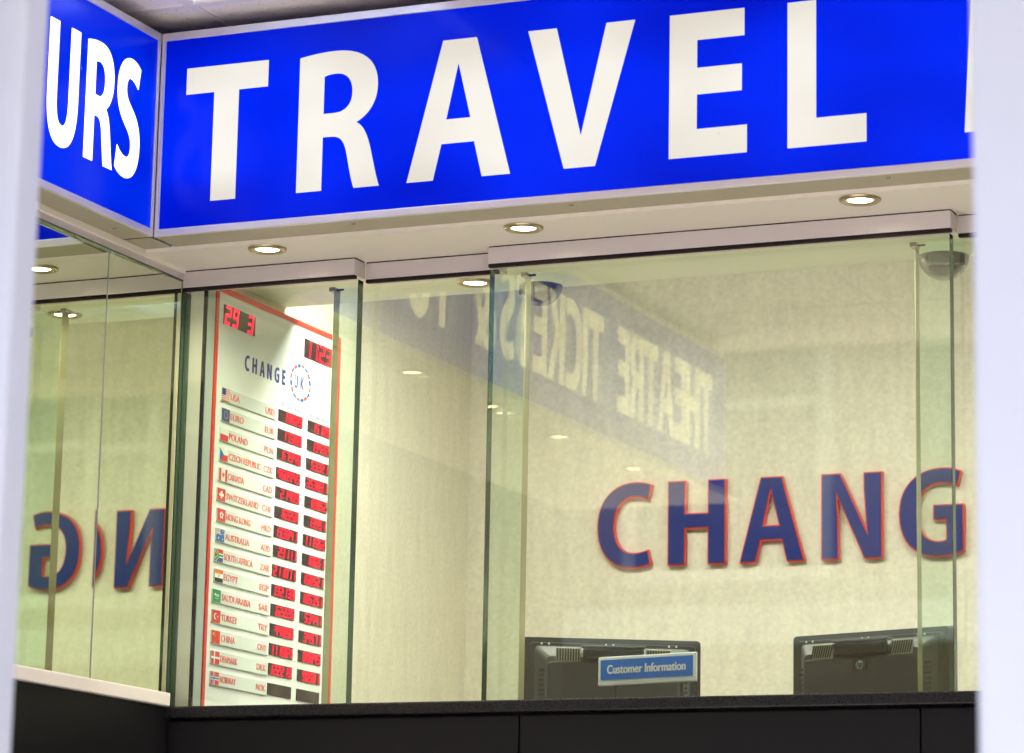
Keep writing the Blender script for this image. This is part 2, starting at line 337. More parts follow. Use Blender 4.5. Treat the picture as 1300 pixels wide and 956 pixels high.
# --------------------------------------------------------------- letter shapes
# outlines in cap-height units; a segment is a point (line) or three points (cubic)
G = {
 'T': (.66, [[(0, 1), (.66, 1), (.66, .805), (.428, .805), (.428, 0), (.229, 0), (.229, .805), (0, .805)]]),
 'E': (.55, [[(0, 1), (.53, 1), (.53, .81), (.196, .81), (.196, .615), (.513, .615), (.513, .43), (.196, .43), (.196, .19), (.55, .19), (.55, 0), (0, 0)]]),
 'L': (.54, [[(0, 1), (.197, 1), (.197, .19), (.54, .19), (.54, 0), (0, 0)]]),
 'I': (.20, [[(0, 1), (.2, 1), (.2, 0), (0, 0)]]),
 'H': (.72, [[(0, 1), (.22, 1), (.22, .61), (.5, .61), (.5, 1), (.72, 1), (.72, 0), (.5, 0), (.5, .43), (.22, .43), (.22, 0), (0, 0)]]),
 'A': (.78, [[(.255, 1), (.51, 1), (.78, 0), (.569, 0), (.506, .255), (.258, .255), (.199, 0), (0, 0)], [(.375, .83), (.29, .428), (.475, .428)]]),
 'V': (.786, [[(0, 1), (.211, 1), (.40, .22), (.578, 1), (.786, 1), (.506, 0), (.279, 0)]]),
 'N': (.73, [[(0, 1), (.235, 1), (.545, .32), (.525, .6), (.51, .8), (.51, 1), (.73, 1), (.73, 0), (.515, 0), (.188, .735), (.205, .5), (.208, 0), (0, 0)]]),
 'M': (.98, [[(.055, 1), (.30, 1), (.49, .34), (.68, 1), (.925, 1), (.98, 0), (.78, 0), (.755, .72), (.565, .05), (.41, .05), (.222, .72), (.195, 0), (0, 0)]]),
 'K': (.70, [[(0, 1), (.2, 1), (.2, .56), (.44, 1), (.68, 1), (.39, .54), (.70, 0), (.465, 0), (.26, .41), (.2, .31), (.2, 0), (0, 0)]]),
 'R': (.645, [[(0, .985), ((.09, 1.0), (.18, 1.012), (.28, 1.012)), ((.50, 1.012), (.616, .91), (.616, .735)), ((.616, .60), (.54, .515), (.455, .475)),
               ((.52, .445), (.55, .36), (.575, .26)), ((.60, .16), (.62, .06), (.645, 0)), (.449, 0), ((.43, .05), (.41, .14), (.39, .24)),
               ((.365, .355), (.335, .387), (.25, .387)), (.196, .387), (.196, 0), (0, 0)],
              [(.196, .83), ((.22, .84), (.25, .845), (.29, .845)), ((.37, .845), (.42, .79), (.42, .70)), ((.42, .61), (.37, .557), (.28, .557)), (.196, .557)]]),
 'U': (.667, [[(0, 1), (.2, 1), (.2, .40), ((.2, .24), (.24, .165), (.335, .165)), ((.43, .165), (.467, .24), (.467, .40)), (.467, 1), (.667, 1), (.667, .41),
               ((.667, .12), (.54, -.012), (.33, -.012)), ((.12, -.012), (0, .11), (0, .41))]]),
 'S': (.555, [[(.52, .955), (.475, .78), ((.43, .81), (.365, .84), (.30, .84)), ((.235, .84), (.205, .80), (.205, .745)), ((.205, .67), (.27, .64), (.355, .59)),
               ((.47, .53), (.555, .44), (.555, .30)), ((.555, .10), (.42, -.012), (.235, -.012)), ((.14, -.012), (.05, .015), (.0, .05)), (.04, .235),
               ((.09, .195), (.17, .165), (.24, .165)), ((.31, .165), (.35, .205), (.35, .27)), ((.35, .345), (.295, .38), (.205, .43)),
               ((.10, .49), (.0, .57), (.0, .72)), ((.0, .91), (.13, 1.012), (.30, 1.012)), ((.39, 1.012), (.47, .985), (.52, .955))]]),
 'C': (.69, [[(.69, .975), (.645, .79), ((.60, .815), (.54, .835), (.48, .835)), ((.31, .835), (.215, .70), (.215, .50)), ((.215, .28), (.32, .165), (.475, .165)),
              ((.54, .165), (.60, .18), (.645, .20)), (.685, .03), ((.64, .005), (.55, -.012), (.445, -.012)), ((.17, -.012), (0, .18), (0, .49)),
              ((0, .81), (.19, 1.012), (.48, 1.012)), ((.57, 1.012), (.64, .995), (.69, .975))]]),
 'G': (.76, [[(.735, .965), (.69, .785), ((.64, .81), (.58, .835), (.50, .835)), ((.32, .835), (.22, .70), (.22, .50)), ((.22, .28), (.32, .165), (.47, .165)),
              ((.50, .165), (.53, .17), (.552, .185)), (.552, .41), (.404, .41), (.404, .585), (.76, .585), (.76, .05),
              ((.70, .02), (.59, -.012), (.46, -.012)), ((.17, -.012), (0, .18), (0, .49)), ((0, .81), (.20, 1.012), (.51, 1.012)), ((.61, 1.012), (.69, .99), (.735, .965))]]),
 'O': (.78, [[(.39, 1.012), ((.63, 1.012), (.78, .81), (.78, .50)), ((.78, .19), (.63, -.012), (.39, -.012)), ((.15, -.012), (0, .19), (0, .50)), ((0, .81), (.15, 1.012), (.39, 1.012))],
             [(.39, .84), ((.27, .84), (.21, .70), (.21, .50)), ((.21, .30), (.27, .16), (.39, .16)), ((.51, .16), (.57, .30), (.57, .50)), ((.57, .70), (.51, .84), (.39, .84))]]),
 '&': (.80, [[(.80, 0), (.55, 0), (.49, .065), ((.43, .015), (.35, -.012), (.26, -.012)), ((.09, -.012), (0, .09), (0, .24)), ((0, .38), (.07, .46), (.17, .52)),
              ((.12, .59), (.10, .66), (.10, .75)), ((.10, .90), (.20, 1.012), (.355, 1.012)), ((.49, 1.012), (.58, .93), (.58, .80)), ((.58, .67), (.50, .59), (.39, .53)),
              (.53, .33), ((.56, .39), (.58, .45), (.59, .52)), (.755, .52), ((.74, .40), (.70, .29), (.635, .21))],
             [(.26, .42), ((.21, .38), (.185, .33), (.185, .27)), ((.185, .19), (.24, .145), (.30, .145)), ((.34, .145), (.37, .16), (.395, .185))],
             [(.335, .63), ((.385, .665), (.42, .71), (.42, .79)), ((.42, .84), (.395, .87), (.35, .87)), ((.30, .87), (.275, .83), (.275, .78)), ((.275, .73), (.30, .675), (.335, .63))]]),
}
def sample(path):
    out = []
    for s in path:
        if isinstance(s[0], (int, float)): out.append(tuple(s))
        else:
            p0 = out[-1]; a, b, c = s
            for k in range(1, 11):
                t = k / 10; u = 1 - t
                out.append(tuple(u**3 * p0[i] + 3 * u * u * t * a[i] + 3 * u * t * t * b[i] + t**3 * c[i] for i in (0, 1)))
    if math.dist(out[0], out[-1]) < 1e-6: out.pop()
    return out
def glyph_mesh(ch, h, xs=1.0, depth=.001, offset=0, bevel=0):
    """flat-sided letter in the local XY plane, front at +Z, back at 0"""
    cu = bpy.data.curves.new('g', 'CURVE'); cu.dimensions = '2D'; cu.fill_mode = 'BOTH'
    for path in G[ch][1]:
        pts = sample(path)
        sp = cu.splines.new('POLY'); sp.points.add(len(pts) - 1); sp.use_cyclic_u = True
        for q, (x, y) in zip(sp.points, pts): q.co = (x * h * xs, y * h, 0, 1)
    cu.extrude = depth / 2; cu.offset = offset; cu.bevel_depth = bevel
    o = bpy.data.objects.new('g', cu)
    me = bpy.data.meshes.new_from_object(o); bpy.data.objects.remove(o); bpy.data.curves.remove(cu)
    me.transform(Matrix.Translation((0, 0, depth / 2)))
    return me
def text_mesh(txt, size, width=None, bold=0, depth=.0006, shear=0):
    if bold:      # heavier weight: the outline repeated a hair to the side, each copy on its own level
        bm = bmesh.new()
        for k, (dx, dy) in enumerate(((-1, 0), (1, 0), (0, .6), (0, -.6), (0, 0))):
            me = text_mesh(txt, size, width, 0, depth, shear); me.transform(Matrix.Translation((dx * bold, dy * bold, k * .00012))); bm.from_mesh(me)
        me = bpy.data.meshes.new('t'); bm.to_mesh(me); bm.free(); return me
    cu = bpy.data.curves.new('t', 'FONT'); cu.body = txt; cu.size = size; cu.extrude = depth / 2; cu.offset = bold; cu.shear = shear
    o = bpy.data.objects.new('t', cu)
    me = bpy.data.meshes.new_from_object(o); bpy.data.objects.remove(o); bpy.data.curves.remove(cu)
    xs = [v.co.x for v in me.vertices]; x0, x1 = min(xs), max(xs)
    k = 1 if width is None else width / (x1 - x0)
    me.transform(Matrix.Diagonal((k, 1, 1, 1)) @ Matrix.Translation((-x0, 0, depth / 2)))
    return me
def face_front(x, y, z):   # local x->X, y->Z, z->-Y
    return Matrix(((1, 0, 0, x), (0, 0, -1, y), (0, 1, 0, z), (0, 0, 0, 1)))
def face_right(x, y, z):   # local x->Y, y->Z, z->+X
    return Matrix(((0, 0, 1, x), (1, 0, 0, y), (0, 1, 0, z), (0, 0, 0, 1)))

# ================================================================== dimensions
A = .3156          # sign face is this far in front of the glass line
XS = .0934         # face of the left-hand sign
ZB, ZT = 1.7777, 2.2938
ZS = 1.7680        # soffit
ZH = 1.7237        # bottom of the rails
REC = .0604
W = 1.8062         # back wall
ZI = 1.7915        # inner soffit
CE = 2.335         # outer ceiling

# ================================================================== setting
mb = MB(); mb.box(-60, 60, -9.0, 6, -1.9, -1.50, M['pave']); struct(mb, 'pavement')
mb = MB(); mb.box(-60, 60, -12.6, -9.0, -2.0, -1.62, M['road']); mb.box(-60, 60, -9.34, -9.26, -1.616, -1.612, M['paint']); mb.box(-60, 60, -12.3, -12.22, -1.616, -1.612, M['paint']); struct(mb, 'road')
mb = MB(); mb.box(-60, 60, -9.15, -9.002, -1.9, -1.492, M['kerb'], .012); mb.box(-60, 60, -12.6, -12.45, -1.9, -1.492, M['kerb'], .012); struct(mb, 'kerb')
mb = MB(); mb.box(-60, 60, -16, -12.602, -1.9, -1.50, M['pave']); struct(mb, 'far_pavement')
mb = MB(); mb.box(-300, 300, -300, 300, -2.3, -2.1, M['road']); struct(mb, 'ground')

# shop room
mb = MB(); mb.box(-.12, 5.0, W, W + .15, -1.5, 2.45, M['wall']); struct(mb, 'back_wall')
mb = MB(); mb.box(-.14, 0, .012, W - .002, -1.5, 2.45, M['sidewall']); struct(mb, 'side_wall')
mb = MB(); mb.box(4.85, 5.0, -3.0, W - .002, -1.5, 2.45, M['plain']); struct(mb, 'right_wall')
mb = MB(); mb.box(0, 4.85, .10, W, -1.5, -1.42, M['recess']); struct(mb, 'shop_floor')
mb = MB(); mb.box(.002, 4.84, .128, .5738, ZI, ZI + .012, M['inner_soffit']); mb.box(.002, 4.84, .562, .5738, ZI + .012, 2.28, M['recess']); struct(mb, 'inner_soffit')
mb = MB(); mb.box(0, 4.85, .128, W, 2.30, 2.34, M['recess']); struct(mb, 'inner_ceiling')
mb = MB(); mb.box(0.0, 4.85, -.205, .1, ZS, ZS + .012, M['soffit']); mb.box(0.0, 4.85, .03, .1, ZS + .012, 2.30, M['soffit'])
struct(mb, 'soffit')
# part beyond the mirror: the left-hand soffit and wall of the recess
mb = MB(); mb.box(-.6, .0934, -4.0, -.86, ZS, ZS + .012, M['soffit']); struct(mb, 'side_soffit')
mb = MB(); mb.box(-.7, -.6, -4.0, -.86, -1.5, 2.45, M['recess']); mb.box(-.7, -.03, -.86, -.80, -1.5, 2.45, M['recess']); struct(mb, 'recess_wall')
# suspended ceiling over the recess
gx, gy, p = .205, -.375, .6
tm, gm = MB(), MB()
xs = [gx + p * k for k in range(-2, 9)]; ys = [gy - p * k for k in range(-1, 7)]
for i in range(len(xs) - 1):
    for j in range(len(ys) - 1):
        x0, x1, y1, y0 = xs[i], xs[i + 1], ys[j], ys[j + 1]
        if (i, j) in ((2, 1), (6, 1), (4, 4)): continue
        tm.box(x0 + .010, x1 - .010, y0 + .010, y1 - .010, CE + .004, CE + .02, M['tile'], .003)
for x in xs: gm.box(x - .012, x + .012, ys[-1], ys[0], CE, CE + .006, M['tbar'])
for y in ys: gm.box(xs[0], xs[-1], y - .012, y + .012, CE - .0007, CE + .0053, M['tbar'])
tm.box(xs[0], xs[-1], ys[-1], ys[0] + .2, CE + .10, CE + .115, M['tilejoint'])
struct(tm, 'ceiling'); struct(gm, 'ceiling_grid')

def troffer(x, y, label):
    t = thing('ceiling_light', (x, y, CE + .004), label, 'ceiling light', 'recessed ceiling lights over the recess')
    m = MB(); w = .29
    m.box(-w, w, -w, w, .075, .082, M['white'])
    for a, b, c, d in ((-w, -w + .012, -w, w), (w - .012, w, -w, w), (-w + .012, w - .012, -w, -w + .012), (-w + .012, w - .012, w - .012, w)): m.box(a, b, c, d, 0, .075, M['white'])
    bld(m, 'housing', t)
    for k in (-.18, -.06, .06, .18):
        q = MB(); q.box(k - .012, k + .012, -.265, .265, .045, .065, M['tube'], .006); bld(q, 'tube', t)
    q = MB()
    for k in range(9): q.box(-.275, .275, -.245 + k * .061, -.241 + k * .061, .004, .035, M['louvre'])
    for k in (-.12, 0, .12): q.box(k - .003, k + .003, -.275, .275, .002, .037, M['louvre'])
    bld(q, 'louvre', t)
    return t
def bld(m, name, parent):
    """build in the parent's local space"""
    o = m.build(name); o.parent = parent; return o
t0 = troffer(gx + .3, gy - .9, 'recessed louvred ceiling light nearest the corner above the blue signs')
t0.location = (gx + .3, gy - .3 - .0, CE + .004)
# the tile in front of the sign is the lit one
for (x, y, l) in ((gx + 2.7, gy - .3, 'recessed louvred ceiling light above the long sign, further right'), (gx + 1.5, gy - 2.1, 'recessed louvred ceiling light out near the doorway posts')):
    c = copy_tree(t0); c.location = (x, y, CE + .004); c['label'] = l

# unseen building mass over the shop, its overhang shaped to block the sun
mb = MB(); mb.box(-9, 12, -4.6, 9, 2.46, 9.5, M['stone']); mb.box(-9, -.75, -4.0, 6, -1.5, 2.458, M['stone']); mb.box(5.05, 12, -4.0, 6, -1.5, 2.458, M['stone']); mb.box(-.7, 5.05, 2.2, 6, -1.5, 2.458, M['stone'])
one(mb, 'shop_building', (1.5, 0, -1.5), 'unseen stone building over the money exchange window, shaped to block the sun', 'building')

# street facade opposite (seen only as reflections)
bt = thing('opposite_building', (0, -16, -1.5), 'warm stone building across the street reflected in the glass', 'building')
m = MB(); m.box(-22, 22, -24, -16, -1.5, 12, M['stone']); m.box(-22, 22, -16, -15.8, 2.6, 2.9, M['winframe']); m.box(-22, 22, -16, -15.6, 11.7, 12.2, M['winframe']); m.build('wall', bt)
for fl in range(3):
    for k in range(14):
        x = -20 + k * 3; z = -1.2 + fl * 4.3 + (.3 if fl == 0 else 0)
        f = MB()
        for a, b, c, d in ((x, x + .1, z, z + 2.8), (x + 1.6, x + 1.7, z, z + 2.8), (x + .1, x + 1.6, z, z + .1), (x + .1, x + 1.6, z + 2.7, z + 2.8), (x + .1, x + 1.6, z + 1.35, z + 1.42)):
            f.box(a, b, -16.0, -15.9, c, d, M['winframe'])
        fo = f.build('window', bt)
        g = MB(); g.box(x + .1, x + 1.6, -16.0, -15.96, z + .1, z + 2.7, M['winglass']); g.build('pane', fo)

# ================================================================== light-box signs
def lettering(parent, chars, pos, h, xs, base, place, mat, depth=.0015):
    for ch, u in zip(chars, pos):
        m = MB(); m.mesh(glyph_mesh(ch, h, xs, depth), place(u, base), mat); m.build('letter', parent)
fs = thing('light_box_sign', (XS, -A, ZB), 'long blue lit sign facing the viewer with large white letters TRAVEL', 'sign', 'blue light box signs over the window')
x1 = 4.8
m = MB(); m.box(XS + .012, x1, -A + .004, -A + .008, ZB + .02, ZT - .02, M['blue_l']); m.build('panel', fs)
m = MB()
m.box(XS + .0005, x1, -A, -A + .012, ZT - .02, ZT, M['alu'], .0015); m.box(XS + .0005, x1, -A, -A + .012, ZB, ZB + .018, M['alu'], .0015)
m.box(XS + .0005, XS + .012, -A + .001, -A + .012, ZB + .018, ZT - .02, M['alu'], .001)
m.build('frame', fs)
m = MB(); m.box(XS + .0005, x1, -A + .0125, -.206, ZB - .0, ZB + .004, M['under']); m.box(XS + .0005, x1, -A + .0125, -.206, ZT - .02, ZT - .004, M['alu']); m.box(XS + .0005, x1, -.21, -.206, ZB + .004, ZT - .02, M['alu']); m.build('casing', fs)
for x in (.62, 1.18, 1.94, 2.6, 3.4):
    s = MB(); s.lathe([(.0, -.004), (.004, -.004), (.006, 0)], (x, -A + .035, ZB), M['screw'], 12); s.build('screw', fs)
lettering(fs, 'TRAVELM', (.167, .4785, .771, 1.077, 1.431, 1.715, 2.123), .341, 1.0, 1.8565, lambda u, b: face_front(u, -A + .004, b), M['white_l'])

ls = thing('light_box_sign', (XS, -A, ZB), 'blue lit sign on the left running toward the viewer, letters URS in view', 'sign', 'blue light box signs over the window')
y0 = -3.86
m = MB(); m.box(XS - .008, XS - .004, y0 + .01, -A - .012, ZB + .018, ZT - .02, M['blue_s']); m.build('panel', ls)
m = MB()
m.box(XS - .012, XS, y0, -A - .0005, ZT - .02, ZT, M['alu'], .0015); m.box(XS - .012, XS, y0, -A - .0005, ZB, ZB + .018, M['alu'], .0015)
m.box(XS - .012, XS - .001, -A - .012, -A - .0005, ZB + .018, ZT - .02, M['alu'], .001); m.box(XS - .012, XS - .001, y0, y0 + .012, ZB + .018, ZT - .02, M['alu'], .001)
m.build('frame', ls)
m = MB()
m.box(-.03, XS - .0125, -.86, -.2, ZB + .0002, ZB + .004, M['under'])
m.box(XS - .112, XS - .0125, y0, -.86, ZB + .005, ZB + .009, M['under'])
m.box(-.03, XS - .0125, y0, -.2, ZT - .02, ZT - .004, M['alu']); m.box(-.03, -.026, y0, -.2, ZB + .01, ZT - .02, M['alu'])
m.build('casing', ls)
m = MB(); m.box(-.0, XS + .0, -A - .0008, -A + .0008, ZB - .0012, ZB - .0002, M['gasket_shadow']); m.build('seam', ls)
s = MB(); s.lathe([(.0, -.004), (.004, -.004), (.006, 0)], (.05, -.43, ZB), M['screw'], 12); s.build('screw', ls)
# letters: THEATRE TICKETS & TOURS, condensed
txt = 'THEATRE TICKETS & TOURS'; xsq = .69; hc = .2935
adv = {' ': .13}
def wid(ch): return G[ch][0] * hc * xsq
# spacing set so that the words fall where the reflection shows them
def layout(word, u0, u1):
    ws = [wid(c) for c in word]; gap = (u1 - u0 - sum(ws)) / (len(word) - 1); out = []; u = u0
    for w_ in ws: out.append(u); u += w_ + gap
    return out
for word, u0, u1 in (('THEATRE', -3.72, -2.77), ('TICKETS', -2.64, -1.78), ('&', -1.63, -1.47), ('TO', -1.30, -.99)):
    pos = layout(word, u0, u1) if len(word) > 1 else [u0]
    lettering(ls, word, pos, hc, xsq, 1.8945, lambda u, b: face_right(XS - .004, u, b), M['white_s'])
lettering(ls, 'URS', (-.824, -.6535, -.510), hc, xsq, 1.8945, lambda u, b: face_right(XS - .004, u, b), M['white_s'])

# ================================================================== rails over the glass
def rail(xa, xb, y, label, endcap):
    t = thing('head_rail', (xa, y, ZH), label, 'head rail', 'aluminium head rails over the glass')
    m = MB(); m.box(xa, xb, y, y + .0603, ZH, ZS - .0035, M['rail'], .0012); m.build('channel', t)
    m = MB(); m.box(xa + .0005, xb - .0005, y + .004, y + .056, ZS - .0034, ZS - .0002, M['gasket_shadow']); m.box(xa + .0006, xb - .0008, y + .002, y + .0172, ZH - .008, ZH - .0002, M['gasket_shadow']); m.build('gasket_shadow', t)  # top strip is a shadow line put in as dark colour; lower one is gasket
    return t
rail(.001, .486, 0, 'short aluminium head rail over the leftmost glass, above the exchange rate board', 1)
rail(.4865, .8465, REC, 'recessed aluminium head rail between the two forward rails', 0)
rail(.847, 2.004, 0, 'long aluminium head rail above the right part of the glass', 1)
rail(2.0045, 4.84, REC, 'recessed aluminium head rail at the far right, partly behind the post', 0)
m = MB(); m.box(.4865, .4885, .001, REC - .001, ZH, ZS - .0035, M['rail']); m.box(2.0045, 2.0065, .001, REC - .001, ZH, ZS - .0035, M['rail'])

# ================================================================== glass
def pane(xa, xb, y, label, e0, e1):
    """24 mm security glass"""
    t = thing('glass_pane', (xa, y, .66), label, 'window glass', 'sheets of greenish glass in the front')
    z0, z1, th = .662, ZH - .0092, (.027 if y < .05 else .033)
    m = MB(); f = m
    f.poly([(xa + .001, y, z0), (xb - .001, y, z0), (xb - .001, y, z1), (xa + .001, y, z1)], M['glass'])
    f.poly([(xb - .001, y + th, z0), (xa + .001, y + th, z0), (xa + .001, y + th, z1), (xa + .001, y + th, z1), (xb - .001, y + th, z1)], M['glass_in'])
    m.build('sheet', t)
    m = MB(); m.box(xa - .0005, xa + .0008, y, y + th, z0, z1, e0); m.build('edge', t)
    m = MB(); m.box(xb - .0008, xb + .0005, y, y + th, z0, z1, e1); m.build('edge', t)
    return t
GY, GB = .018, .078
pane(.002, .489, GY, 'leftmost glass sheet, in front of the exchange rate board', M['edge'], M['edge'])
pb = pane(.392, .915, GB, 'set-back glass sheet between the rate board and the monitors', M['edge_pale'], M['edge_pale'])
pane(.846, 1.997, GY, 'wide glass sheet in front of the CHANG letters', M['edge'], M['edge'])
pd = pane(1.897, 4.80, GB, 'set-back glass sheet at the far right behind the post', M['edge_pale'], M['edge_pale'])
for x, par in ((.915, pb), (.392, pb), (1.897, pd)):
    m = MB(); m.box(x - .012, x + .004, GB - .004, GB + .030, ZH - .020, ZH - .0095, M['screw'], .001); m.box(x + .004, x + .022, GB + .008, GB + .012, ZH - .017, ZH - .013, M['gasket_shadow']); m.build('clip', par)

# mirror-like glass on the left, two sheets
PH = .01826
def mirror(ya, yb, ph, label):
    t = thing('wall_mirror', (0, (ya + yb) / 2, .693), label, 'mirror', 'mirror glass sheets on the left side')
    def pt(y, d): return (math.tan(PH) * -.354 + math.tan(ph) * (y + .354) + d, y)
    m = MB()
    a, b = pt(ya, 0), pt(yb, 0)
    z0, z1 = .693, 1.744
    m.poly([(a[0], a[1], z0), (b[0], b[1], z0), (b[0], b[1], z1), (a[0], a[1], z1)], M['mirror']); m.build('sheet', t)
    m = MB(); m.poly([(a[0] - .008, a[1], z0), (a[0] - .008, a[1], z1), (b[0] - .008, b[1], z1), (b[0] - .008, b[1], z0)], M['joint'])
    m.box(a[0] - .008, a[0] - .0003, a[1], a[1] + .0015, z0, z1, M['edge']); m.build('backing', t)
    return t
mirror(-.85, -.3555, .0047, 'mirrored glass sheet on the left, nearer the post')
mirror(-.3525, -.004, PH, 'mirrored glass sheet on the left, next to the rate board')
m = MB(); m.box(math.tan(PH) * -.354 - .006, math.tan(PH) * -.354 + .001, -.3555, -.3525, .693, 1.744, M['joint'])
one(m, 'mirror_joint', (-.006, -.354, .693), 'thin grey joint strip between the two mirrored sheets', 'joint strip')
m = MB(); m.box(-.02, .004, -.86, -.001, 1.744, ZS - .004, M['rail'], .001); m.box(-.02, .010, -.86, -.001, ZS - .008, ZB - .0005, M['soffit'], .001); m.box(-.008, .0035, -.85, -.001, 1.7405, 1.7438, M['edge'])
one(m, 'mirror_rail', (0, -.43, 1.744), 'pale metal rail along the top of the mirrored sheets', 'rail')
m = MB(); m.box(-.012, -.0015, -.0035, .0015, .69, 1.744, M['peach']); m.box(-.0012, .0015, .003, .017, .67, 1.72, M['edge']); 
one(m, 'corner_strip', (0, 0, .69), 'narrow peach strip in the corner where mirror meets glass', 'corner trim')
m = MB(); m.box(.0018, .040, .0445, .088, .66, ZI, M['jamb']); m.box(.040, .0485, .0440, .050, .66, ZI, M['gasket_shadow']); m.box(.0402, .050, .0502, .0878, .66, ZI, M['teal'])
one(m, 'window_jamb', (.025, .06, .66), 'cream jamb with black sealant blots beside the rate board', 'window jamb')

# sill and counter front
m = MB(); m.box(-.02, .035, -.86, -.036, .660, .693, M['sill'], .003)
one(m, 'mirror_sill', (0, -.43, .66), 'white sill under the mirrored sheets', 'sill')
ct = thing('counter', (2.4, 0, -1.5), 'dark counter front with polished black top under the glass', 'counter')
m = MB(); m.box(-.02, 4.84, -.034, .13, .632, .6605, M['granite'], .004); m.build('top', ct)
m = MB(); m.box(-.02, 4.84, .0, .098, -1.5, .6315, M['gasket_shadow']); m.build('core', ct)
for k in range(5):
    m = MB(); m.box(-.01 + k * .97, .956 + k * .97, -.014, -.0005, -1.35, .626, M['counter'], .0015); m.build('front_panel', ct)
m = MB(); m.box(-.05, .02, -.86, -.0125, -1.5, .6595, M['counter']); m.build('side_panel', ct)
m = MB(); m.box(.002, 4.8, .131, .95, .40, .44, M['desk'], .004); m.box(.002, 4.8, .10, .128, -1.42, .62, M['desk']);
one(m, 'desk', (2.4, .5, .40), 'inner desk the two monitors stand on', 'desk')

# ================================================================== downlights
def downlight(loc, label, group, watts):
    t = thing('downlight', loc, label, 'downlight', group)
    m = MB(); m.lathe([(.029, -.001), (.031, -.0035), (.036, -.0065), (.043, -.0065), (.047, -.004), (.048, .0)], (0, 0, 0), M['rim'], 40); bld(m, 'rim', t)
    m = MB(); m.lathe([(.0300, -.0018), (.02, -.0028), (.0, -.0032)], (0, 0, 0), M['lamp'], 32); bld(m, 'lamp', t)
    l = bpy.data.lights.new('downlight_lamp', 'AREA'); l.shape = 'DISK'; l.size = .05; l.energy = watts; l.color = (1, .86, .66); l.spread = R(150)
    lo = bpy.data.objects.new('downlight_lamp', l); col.objects.link(lo); lo.parent = t; lo.location = (0, 0, -.009)
    return t
g = 'lit downlights in the outer soffit'
d0 = downlight((.321, -.152, ZS - .0005), 'lit downlight in the soffit under the letter R of the sign', g, 1.6)
for x, l in ((1.005, 'lit downlight in the soffit under the letter V of the sign'), (1.835, 'lit downlight in the soffit right of the letter L, near the post'), (2.65, 'lit downlight in the soffit hidden behind the right post'), (3.4, 'lit downlight at the right end of the soffit')):
    c = copy_tree(d0); c.location.x = x; c['label'] = l
for k, y in enumerate((-1.23, -1.92, -2.49, -3.16)):
    c = copy_tree(d0); c.location = (.0, y, ZS - .0005); c['group'] = 'lit downlights in the left soffit, seen reflected'
    c['label'] = ['first', 'second', 'third', 'fourth'][k] + ' downlight from the corner in the left soffit, seen reflected in the glass'
c = copy_tree(d0); c.location = (.615, .446, ZI - .0005); del c['group']; c['label'] = 'lit downlight inside the glass beside the dome camera'

# unseen lamps, added behind the inner soffit to light the back wall
for x in (.75, 2.0, 3.3):
    t = thing('added_lamp', (x, .66, 1.96), 'long unseen lamp added behind the edge of the inner soffit to light the wall', 'added lamp', 'added lamps behind the inner soffit')
    q = MB(); q.box(-.55, .55, -.06, .06, -.02, 0, M['white'], .003); bld(q, 'housing', t)
    q = MB(); q.box(-.53, .53, -.05, .05, -.028, -.0205, M['panel']); bld(q, 'diffuser', t)

# ================================================================== dome cameras
def dome(loc, rot, label, r):
    t = thing('dome_camera', loc, label, 'security camera', 'dome security cameras under the inner soffit'); t.rotation_euler.z = rot
    m = MB(); m.lathe([(r * 1.12, .0), (r * 1.12, -.012), (r * 1.04, -.020), (r, -.022)], (0, 0, 0), M['inner_soffit'], 48); bld(m, 'base', t)
    prof = [(r * .985 * math.cos(a), -.0212 - r * .95 * math.sin(a)) for a in [k * math.pi / 2 / 14 for k in range(15)]]
    m = MB(); m.lathe(prof, (0, 0, 0), M['dome'], 48); bld(m, 'dome', t)
    m = MB(); m.lathe([(r * .9, -.022), (r * .90, -.03), (r * .78, -.034), (r * .6, -.034)], (0, 0, 0), M['black'], 32)
    m.box(-r * .95, r * .1, -r * .7, r * .7, -.052, -.026, M['black'], .004)
    m.lathe([(.0, -.062), (r * .30, -.060), (r * .36, -.045), (r * .38, -.030)], (r * .15, -r * .25, 0), M['lampcup'], 20)
    m.lathe([(.0, -.067), (r * .16, -.066), (r * .18, -.055)], (r * .15, -r * .25, 0), M['black'], 16)
    m.lathe([(.0, -.072), (r * .12, -.066), (r * .14, -.050)], (-r * .35, -r * .2, 0), M['lampcup'], 16); bld(m, 'camera_core', t)
    return t
dd = dome((.797, .455, ZI), .3, 'smoked dome camera inside the glass next to the lit downlight', .056)
c = copy_tree(dd); c.location = (1.862, .455, ZI); c.scale = (1.12, 1.12, 1.12); c['label'] = 'smoked dome camera at the right behind the post and glass edge'; c.rotation_euler.z = 2.0

# ================================================================== wall letters
for ch, x, xs in zip('CHANGE', (.432, .655, .878, 1.127, 1.359, 1.615), (1.0, 1.0, 1.02, 1.0, 1.0, 1.05)):
    t = thing('wall_letter', (x, W, 1.222), 'navy letter %s with red edge on the beige back wall' % ch, 'letter', 'navy letters spelling CHANGE on the back wall')
    m = MB(); m.mesh(glyph_mesh(ch, .2495, xs, .014, .0008), face_front(x, W - .006, 1.222), M['red']); m.build('backing', t)
    m = MB(); m.mesh(glyph_mesh(ch, .2495, xs, .004, -.0030), face_front(x, W - .0202, 1.222), M['navy']); m.build('face', t)

